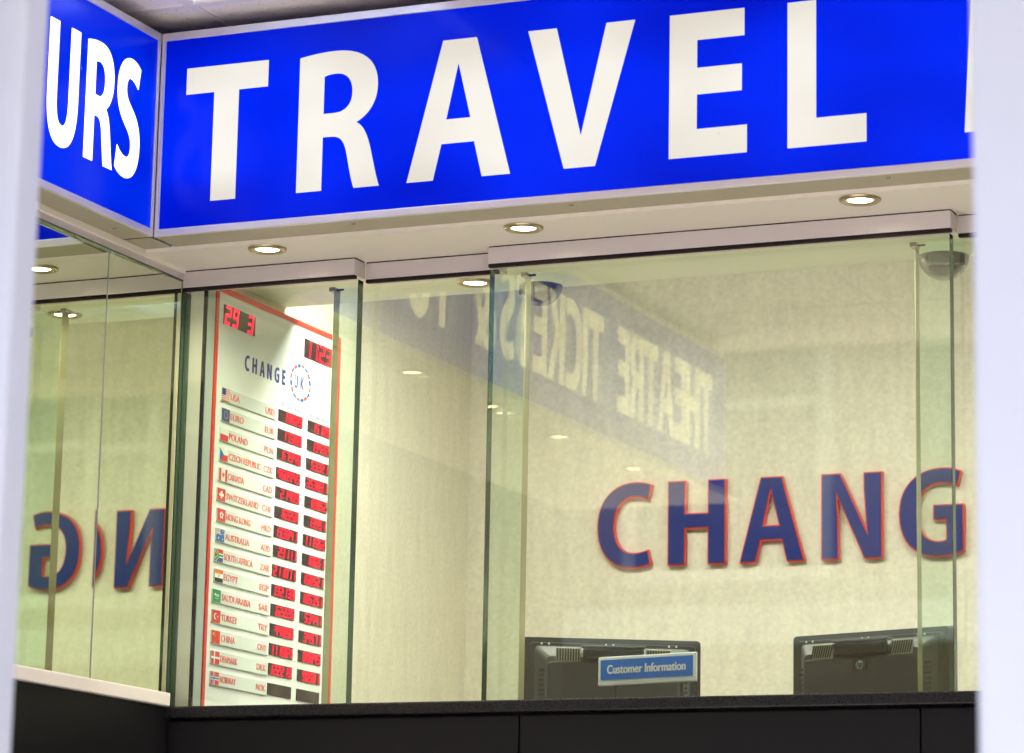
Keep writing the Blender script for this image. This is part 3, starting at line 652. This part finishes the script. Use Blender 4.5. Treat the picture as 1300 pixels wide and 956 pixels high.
# ================================================================== exchange rate board
BX = .05; BY0, BY1, BZ0, BZ1 = .091, .805, .640, 1.748
rb = thing('rate_board', (BX, .45, BZ0), 'white exchange rate board with red edge, flags and red digits', 'exchange board')
m = MB(); m.box(.012, BX - .001, BY0 + .002, BY1 - .002, BZ0 + .002, BZ1 - .002, M['board']); m.build('panel', rb)
m = MB(); b = .013
for a in ((BY0, BY1, BZ1 - b, BZ1), (BY0, BY1, BZ0, BZ0 + b), (BY0, BY0 + b, BZ0 + b, BZ1 - b), (BY1 - b, BY1, BZ0 + b, BZ1 - b)): m.box(BX - .004, BX + .003, *a, M['boardred'])
m.build('border', rb)
def onboard(y, z, d=0): return face_right(BX - .001 + d, y, z)
SEG = {'0': 'abcdef', '1': 'bc', '2': 'abged', '3': 'abgcd', '4': 'fgbc', '5': 'afgcd', '6': 'afgedc', '7': 'abc', '8': 'abcdefg', '9': 'abcdfg'}
def digits(m, s, y0_, z0_, w, h, mat, pitch, x):
    tk = h * .185; sl = .16
    def bar(ya, za, yb, zb):
        d = Vector((yb - ya, zb - za)); n = Vector((-d.y, d.x)).normalized() * tk / 2; e = d.normalized() * tk * .3
        pts = [(ya - e.x + n.x, za - e.y + n.y), (ya - e.x - n.x, za - e.y - n.y), (yb + e.x - n.x, zb + e.y - n.y), (yb + e.x + n.x, zb + e.y + n.y)]
        m.poly([(x, p_[0] + (p_[1] - z0_) * sl, p_[1]) for p_ in pts], mat)
    for i, ch in enumerate(s):
        if ch not in SEG: continue
        a0 = y0_ + i * pitch; a1 = a0 + w; zt = z0_ + h; zm = z0_ + h / 2
        S = dict(a=(a0, zt, a1, zt), b=(a1, zt, a1, zm), c=(a1, zm, a1, z0_), d=(a0, z0_, a1, z0_), e=(a0, z0_, a0, zm), f=(a0, zm, a0, zt), g=(a0, zm, a1, zm))
        for k in SEG[ch]: bar(*S[k])
def led(y0_, y1_, z0_, z1_, s, n, name='led_display'):
    m = MB(); m.box(BX - .003, BX + .0015, y0_, y1_, z0_, z1_, M['led_off']); o = m.build(name, rb)
    m = MB(); pitch = (y1_ - y0_ - .006) / n; digits(m, s, y0_ + .005, z0_ + .004, pitch * .55, (z1_ - z0_) - .009, M['led'], pitch, BX + .0024)
    m.build('digits', o)
led(.134, .304, 1.655, 1.706, '29 3', 4); led(.592, .760, 1.656, 1.707, '1123', 4)
# heading CHANGE UK
m = MB()
for ch, u in zip('CHANGE', layout('CHANGE', .2585 / 1, .4985) if False else [.2585, .3, .342, .3835, .4255, .4685]):
    m.mesh(glyph_mesh(ch, .0405, .86, .0008, .0001), onboard(u, 1.5575), M['bluetext'])
for ch, u in zip('UK', (.5405, .5755)): m.mesh(glyph_mesh(ch, .037, .80, .0008, -.0004), onboard(u, 1.5625), M['bluetext'])
m.build('heading', rb)
m = MB(); cy, cz = .5755, 1.581; n = 16
for k in range(n):
    a0 = (k + .12) * 2 * math.pi / n; a1 = (k + .88) * 2 * math.pi / n
    w_ = .010 if k % 4 in (0, 1) else .007
    for q in range(3):
        b0 = a0 + (a1 - a0) * q / 3; b1 = a0 + (a1 - a0) * (q + 1) / 3
        P_ = lambda r, a: (BX, cy + r * 1.14 * math.cos(a), cz + r * .94 * math.sin(a))
        m.poly([P_(.054 - w_, b0), P_(.054, b0), P_(.054, b1), P_(.054 - w_, b1)], M['redtext'] if k % 2 else M['f_sky'])
m.build('ring_emblem', rb)
m = MB(); m.mesh(text_mesh('We Buy Notes', .018, .114), onboard(.472, 1.4985), M['greytext']); m.mesh(text_mesh('We Sell Notes', .018, .116), onboard(.635, 1.4985), M['greytext']); m.build('column_heading', rb)

rows = [('USA', 'USD', ' 19885', ' 15189'), ('EURO', 'EUR', ' 17300', ' 13432'), ('POLAND', 'PLN', ' 67945', ' 53321'), ('CZECH REPUBLIC', 'CZK', '460945', '353031'),
        ('CANADA', 'CAD', ' 21489', ' 18052'), ('SWITZERLAND', 'CHF', ' 16550', ' 13951'), ('HONG KONG', 'HKD', '133041', '111562'), ('AUSTRALIA', 'AUD', ' 23111', ' 18651'),
        ('SOUTH AFRICA', 'ZAR', '211071', '168521'), ('EGYPT', 'EGP', '132130', '105351'), ('SAUDI ARABIA', 'SAR', ' 62226', ' 53441'), ('TURKEY', 'TRY', ' 44090', ' 34571'),
        ('CHINA', 'CNY', '111064', ' 88045'), ('DENMARK', 'DKK', '122219', ' 98501'), ('NORWAY', 'NOK', '', '')]
def flag(m, code, y, z, w, h):
    X = BX + .0026; d = [0]
    def r(a, b, c, e, mat):   # fractions: a..b across, c..e up
        d[0] += .00012; x = X + d[0]
        m.poly([(x, y + a * w, z + c * h), (x, y + b * w, z + c * h), (x, y + b * w, z + e * h), (x, y + a * w, z + e * h)], M[mat])
    def pl(pts, mat):
        d[0] += .00012; m.poly([(X + d[0], y + a * w, z + b_ * h) for a, b_ in pts], M[mat])
    def disc(a, b_, rr, mat, n=16): pl([(a + rr * .8 * math.cos(2 * math.pi * k / n), b_ + rr * math.sin(2 * math.pi * k / n)) for k in range(n)], mat)
    def star(a, b_, rr, mat):
        pl([(a + (rr if k % 2 == 0 else rr * .42) * .8 * math.sin(math.pi * k / 5), b_ + (rr if k % 2 == 0 else rr * .42) * math.cos(math.pi * k / 5)) for k in range(9, -1, -1)], mat)
    if code == 'USD':
        r(0, 1, 0, 1, 'f_red')
        for k in range(1, 13, 2): r(0, 1, k / 13, (k + 1) / 13, 'f_white')
        r(0, .45, .46, 1, 'f_blue')
    elif code == 'EUR':
        r(0, 1, 0, 1, 'f_blue')
        for k in range(12): disc(.5 + .22 * math.cos(k * math.pi / 6), .5 + .3 * math.sin(k * math.pi / 6), .045, 'f_gold', 6)
    elif code == 'PLN': r(0, 1, 0, .5, 'f_red'); r(0, 1, .5, 1, 'f_white')
    elif code == 'CZK': r(0, 1, 0, .5, 'f_red'); r(0, 1, .5, 1, 'f_white'); pl([(0, 0), (.5, .5), (0, 1)], 'f_sky')
    elif code == 'CAD': r(0, 1, 0, 1, 'f_white'); r(0, .25, 0, 1, 'f_red'); r(.75, 1, 0, 1, 'f_red'); star(.5, .52, .28, 'f_red'); r(.48, .52, .15, .4, 'f_red')
    elif code == 'CHF': r(0, 1, 0, 1, 'f_red'); r(.40, .60, .2, .8, 'f_white'); r(.22, .78, .39, .61, 'f_white')
    elif code == 'HKD':
        r(0, 1, 0, 1, 'f_red')
        for k in range(5): disc(.5 + .16 * math.sin(k * 1.2566), .5 + .2 * math.cos(k * 1.2566), .11, 'f_white', 8)
    elif code == 'AUD':
        r(0, 1, 0, 1, 'f_sky'); pl([(0, .52), (.06, .52), (.5, .93), (.5, 1), (.44, 1), (0, .6)], 'f_white'); pl([(.44, .52), (.5, .52), (.5, .6), (.06, 1), (0, 1), (0, .93)], 'f_white')
        r(0, .5, .70, .82, 'f_white'); r(.21, .29, .5, 1, 'f_white'); r(0, .5, .735, .785, 'f_red'); r(.23, .27, .5, 1, 'f_red')
        star(.25, .24, .14, 'f_white')
        for a, b_ in ((.75, .85), (.62, .58), (.88, .62), (.75, .2)): star(a, b_, .08, 'f_white')
    elif code == 'ZAR':
        r(0, 1, .5, 1, 'f_red'); r(0, 1, 0, .5, 'f_blue'); r(.3, 1, .33, .67, 'f_white'); pl([(0, 0), (.18, 0), (.6, .5), (.18, 1), (0, 1)], 'f_white')
        pl([(0, .08), (.1, 0), (.5, .42), (1, .42), (1, .58), (.5, .58), (.1, 1), (0, .92)], 'f_green'); pl([(0, .2), (.36, .5), (0, .8)], 'f_gold'); pl([(0, .28), (.28, .5), (0, .72)], 'f_black')
    elif code == 'EGP': r(0, 1, .67, 1, 'f_orange'); r(0, 1, .33, .67, 'f_white'); r(0, 1, 0, .33, 'f_black'); disc(.5, .5, .12, 'f_gold')
    elif code == 'SAR': r(0, 1, 0, 1, 'f_green'); r(.2, .8, .55, .62, 'f_white'); r(.3, .72, .45, .5, 'f_white'); r(.25, .4, .62, .7, 'f_white'); r(.3, .7, .28, .31, 'f_white')
    elif code == 'TRY': r(0, 1, 0, 1, 'f_red'); disc(.4, .5, .26, 'f_white'); disc(.47, .5, .2, 'f_red'); star(.66, .5, .12, 'f_white')
    elif code == 'CNY':
        r(0, 1, 0, 1, 'f_red'); star(.2, .72, .17, 'f_gold')
        for a, b_ in ((.4, .88), (.48, .76), (.48, .62), (.4, .52)): star(a, b_, .05, 'f_gold')
    elif code == 'DKK': r(0, 1, 0, 1, 'f_red'); r(.3, .44, 0, 1, 'f_white'); r(0, 1, .42, .58, 'f_white')
    elif code == 'NOK': r(0, 1, 0, 1, 'f_red'); r(.26, .5, 0, 1, 'f_white'); r(0, 1, .37, .63, 'f_white'); r(.33, .43, 0, 1, 'f_sky'); r(0, 1, .44, .56, 'f_sky')
for i, (nm, cd, buy, sell) in enumerate(rows):
    zt = 1.489 - i * .0518; zb_ = zt - .033
    yo = (.135, .138, .134, .136, .136, .131, .135, .133, .130, .133, .126, .128, .130, .131, .132)[i]
    m = MB(); m.box(BX - .003, BX + .0022, yo, .434, zb_, zt, M['strip']); m.box(BX - .003, BX + .0030, yo, .434, zb_ - .0018, zb_, M['lip_shadow']); st = m.build('name_strip', rb)  # dark lip paints the shadow line along the strip's lower edge
    m = MB(); flag(m, cd, yo, zb_ + .0005, .0425, zt - zb_ - .001); m.build('flag', st)
    m = MB(); nw = {3: .048, 4: .07, 5: .075, 6: .085, 7: .09, 9: .13, 11: .175, 12: .155, 14: .175}[len(nm)] if nm not in ('POLAND',) else .10
    m.mesh(text_mesh(nm, .024, nw, .0003, .0002), onboard(yo + .048, zb_ + .0085, .0034), M['redtext'])
    m.mesh(text_mesh(cd, .023, .050, .0003, .0002), onboard(.376, zb_ + .0085, .0034), M['redtext']); m.build('lettering', st)
    zl = 1.489 - i * .0518
    led(.4545 - .0008 * i, .5925 - .0012 * i, zl - .031, zl, buy, 6); led(.6255 - .0012 * i, .757 - .0012 * i, zl - .031, zl, sell, 6)

# ================================================================== monitors
def rbox(m, w, h, y0_, y1_, ins, mat, r0=.012, z_off=0):
    """a box that narrows from front to back by ins, rounded corners"""
    def ring(W_, H_, y, r):
        pts = []
        for cx_, cz_, a0 in ((W_ / 2 - r, H_ / 2 - r, 0), (-W_ / 2 + r, H_ / 2 - r, 90), (-W_ / 2 + r, -H_ / 2 + r, 180), (W_ / 2 - r, -H_ / 2 + r, 270)):
            for k in range(6):
                a = R(a0 + 18 * k); pts.append((cx_ + r * math.cos(a), y, cz_ + r * math.sin(a) + z_off))
        return [m.bm.verts.new(p_) for p_ in pts]
    a = ring(w, h, y0_, r0); b_ = ring(w - 2 * ins, h - 2 * ins, y1_, max(.004, r0)); i = m.mi(mat); n_ = len(a)
    for k in range(n_):
        f = m.bm.faces.new((a[k], a[(k + 1) % n_], b_[(k + 1) % n_], b_[k])); f.material_index = i
    f = m.bm.faces.new(b_); f.material_index = i
    f = m.bm.faces.new(a[::-1]); f.material_index = i
def make_monitor(label, slant, logo):
    """local: x width, -y is the back that faces the street, z up from the desk"""
    t = thing('monitor', (0, 0, .44), label, 'monitor', 'computer monitors seen from behind')
    w, h = .445, .335; zc = .41 - h / 2 - .0
    m = MB(); rbox(m, w, h, .012, -.012, .003, M['plastic'], .010, zc); bld(m, 'bezel', t)
    m = MB(); m.box(-w / 2 + .014, w / 2 - .014, .0125, .0135, zc - h / 2 + .014, zc + h / 2 - .014, M['black']); bld(m, 'screen', t)
    m = MB(); rbox(m, w - .030, h - .026, -.0125, -.018, .002, M['plastic'], .012, zc - .002)
    rbox(m, w - .060, h - .036, -.0182, -.044, .028, M['plastic2'], .012, zc - .006)
    rbox(m, w - .122, h - .100, -.0443, -.052, .004, M['plastic'], .008, zc - .014)
    bld(m, 'housing', t)
    top = zc + h / 2
    # recessed carrying handle
    m = MB(); m.box(-.075, .075, -.056, -.0445, top - .062, top - .030, M['plastic'], .006); m.box(-.068, .068, -.0574, -.0562, top - .057, top - .036, M['black'])
    m.box(-.079, .079, -.0580, -.030, top - .0295, top - .0235, M['plastic2'], .002); bld(m, 'handle', t)
    for sgn in (-1, 1):
        m = MB(); n_ = 9
        m.box(sgn * .1115 - .030, sgn * .1115 + .030, -.0462, -.040, top - .066, top - .030, M['lite'], .002)
        for k in range(n_):
            x = sgn * .1115 - .026 + k * .0065
            sh = Matrix.Translation((x, 0, top - .048)) @ Matrix.Shear('XZ', 4, (slant, 0)) if False else Matrix.Translation((x, 0, top - .048)) @ Matrix.Rotation(slant, 4, 'Y')
            m.box(-.0017, .0017, -.0474, -.0464, -.015, .015, M['slot'], mat=sh)
        bld(m, 'vent', t)
    # side grille ribs
    m = MB()
    for k in range(9):
        for sgn in (-1, 1):
            m.box(sgn * (w / 2 - .052) - .013, sgn * (w / 2 - .052) + .013, -.0400, -.0345, top - .088 - k * .012, top - .084 - k * .012, M['black'])
    bld(m, 'side_grille', t)
    for k, x in enumerate((-.175, -.157, -.016, .002, .14, .158)):
        m = MB(); m.lathe([(.0, .0), (.0028, .0)], (0, 0, 0), M['white'], 10)
        T = Matrix.Translation((x, -.0208, top - .019)) @ Matrix.Rotation(R(90), 4, 'X'); bmesh.ops.transform(m.bm, matrix=T, verts=m.bm.verts); bld(m, 'screw', t)
    if logo:
        m = MB(); m.box(-.019, .019, -.0535, -.0523, top - .098, top - .071, M['black'])
        m.lathe([(.0, 0), (.0105, 0)], (0, 0, 0), M['silver'], 28)
        vs = m.bm.verts[-57:] if False else [v for v in m.bm.verts if abs(v.co.z) < 1e-6 and abs(v.co.y) < .02 and v.co.y > -.02]
        bmesh.ops.transform(m.bm, matrix=Matrix.Translation((0, -.0537, top - .0845)) @ Matrix.Rotation(R(90), 4, 'X'), verts=vs)
        m.mesh(text_mesh('hp', .020, .0165, .0003, .0002, .35), face_front(-.0085, -.0542, top - .0900), M['black'])
        bld(m, 'badge', t)
    m = MB(); m.box(-.04, .04, -.075, -.040, .02, .20, M['plastic'], .006); m.box(-.045, .045, -.0395, -.020, .16, .25, M['plastic'], .004) ; m.lathe([(.0, .022), (.10, .020), (.115, .006), (.118, 0)], (0, -.03, 0), M['plastic'], 40); bld(m, 'stand', t)
    return t
m1 = make_monitor('dark monitor seen from behind, behind the Customer Information sign', 0.0, True)
m1.location = (1.026, .40, .439); m1.rotation_euler.z = R(27)
m2 = make_monitor('dark monitor seen from behind at the right, its badge in plain view', R(16), True)
m2.location = (1.744, .235, .421); m2.rotation_euler.z = R(-18)
m2d = None

# ================================================================== information sign
it = thing('information_sign', (1.2, .19, .661), 'small white framed stand with blue Customer Information heading', 'sign')
it.rotation_euler.z = R(-14)
m = MB(); w = .142; m.box(-w, w, -.004, .004, .052, .122, M['white'], .003); bld(m, 'frame', it)
m = MB(); m.box(-w + .009, w - .008, -.0052, -.0042, .066, .114, M['signblue']); bld(m, 'blue_panel', it)
m = MB(); m.mesh(text_mesh('Customer Information', .029, .226, .0011, .0002), face_front(-.113, -.0053, .081), M['white']); bld(m, 'lettering', it)
m = MB(); m.box(-.10, .10, .004, .05, .0, .0038, M['black'], .001); m.box(-.10, -.092, .004, .010, .004, .075, M['black'], .001); m.box(.092, .10, .004, .010, .004, .075, M['black'], .001); bld(m, 'foot', it)

# ================================================================== doorway posts
def post(xa, xb, label):
    t = thing('doorway_post', ((xa + xb) / 2, -3.2, -1.5), label, 'post', 'pale posts framing the view')
    m = MB(); m.box(xa, xb, -3.26, -3.2, -1.5, 2.46, M['post'], .006); m.build('shaft', t)
    q = MB()
    return t, q
pl_, q = post(1.20, 1.5835, 'pale lavender painted post close to the viewer on the left edge')
q.box(1.24, 1.52, -3.285, -3.2605, -1.5, 2.46, M['post'], .006); q.build('facing', pl_)
pr_, q = post(2.9165, 3.30, 'pale lavender painted post close to the viewer on the right edge')
q.box(2.928, 3.25, -3.285, -3.2605, -1.5, 2.46, M['post'], .006); q.build('facing', pr_)

# ================================================================== camera
f, pitch, yaw, roll = 3978.99, .203352, -.407767, .01892
cam = bpy.data.cameras.new('Camera'); co = bpy.data.objects.new('Camera', cam); col.objects.link(co); sc.camera = co
cy_, sy_ = math.cos(yaw), math.sin(yaw); cp, sp_ = math.cos(pitch), math.sin(pitch); cr, sr = math.cos(roll), math.sin(roll)
r0 = Vector((cy_, -sy_, 0)); dd0 = Vector((sy_, cy_, 0)); Z = Vector((0, 0, 1))
F = dd0 * cp + Z * sp_; U0 = dd0 * -sp_ + Z * cp
Rt = r0 * cr + U0 * sr; Up = r0 * -sr + U0 * cr
co.matrix_world = Matrix(((Rt.x, Up.x, -F.x, 3.8526), (Rt.y, Up.y, -F.y, -6.8), (Rt.z, Up.z, -F.z, 0), (0, 0, 0, 1)))
cam.sensor_width = 36; cam.lens = f / 1300 * 36; cam.shift_y = -45 / 1300
cam.clip_start = .05; cam.clip_end = 600
cam.dof.use_dof = True; cam.dof.focus_distance = 7.75; cam.dof.aperture_fstop = 4.4

# ================================================================== daylight
wd = bpy.data.worlds.new('World'); sc.world = wd; wd.use_nodes = True
nt = wd.node_tree; bg = nt.nodes['Background']; sky = nt.nodes.new('ShaderNodeTexSky'); sky.sky_type = 'NISHITA'; sky.sun_disc = False
el, az = R(62), R(200)       # high sun over the street; the recess itself stays in shade
sky.sun_elevation = el; sky.sun_rotation = az; sky.air_density = 1.2; sky.dust_density = 1.5
nt.links.new(sky.outputs[0], bg.inputs[0]); bg.inputs[1].default_value = .15
sl = bpy.data.lights.new('Sun', 'SUN'); sl.energy = 5; sl.angle = R(.5); sl.color = (1, .95, .86)
so = bpy.data.objects.new('Sun', sl); col.objects.link(so)
d = Vector((math.sin(az) * math.cos(el), math.cos(az) * math.cos(el), math.sin(el)))
so.rotation_euler = d.to_track_quat('Z', 'Y').to_euler()

sc.view_settings.view_transform = 'Standard'; sc.view_settings.look = 'None'; sc.view_settings.gamma = 1; sc.view_settings.exposure = EV
sc.cycles.use_denoising = True; sc.cycles.max_bounces = 12; sc.cycles.transparent_max_bounces = 32; sc.cycles.glossy_bounces = 6; sc.cycles.diffuse_bounces = 5
sc.cycles.sample_clamp_indirect = 4; sc.cycles.caustics_reflective = False; sc.cycles.caustics_refractive = False
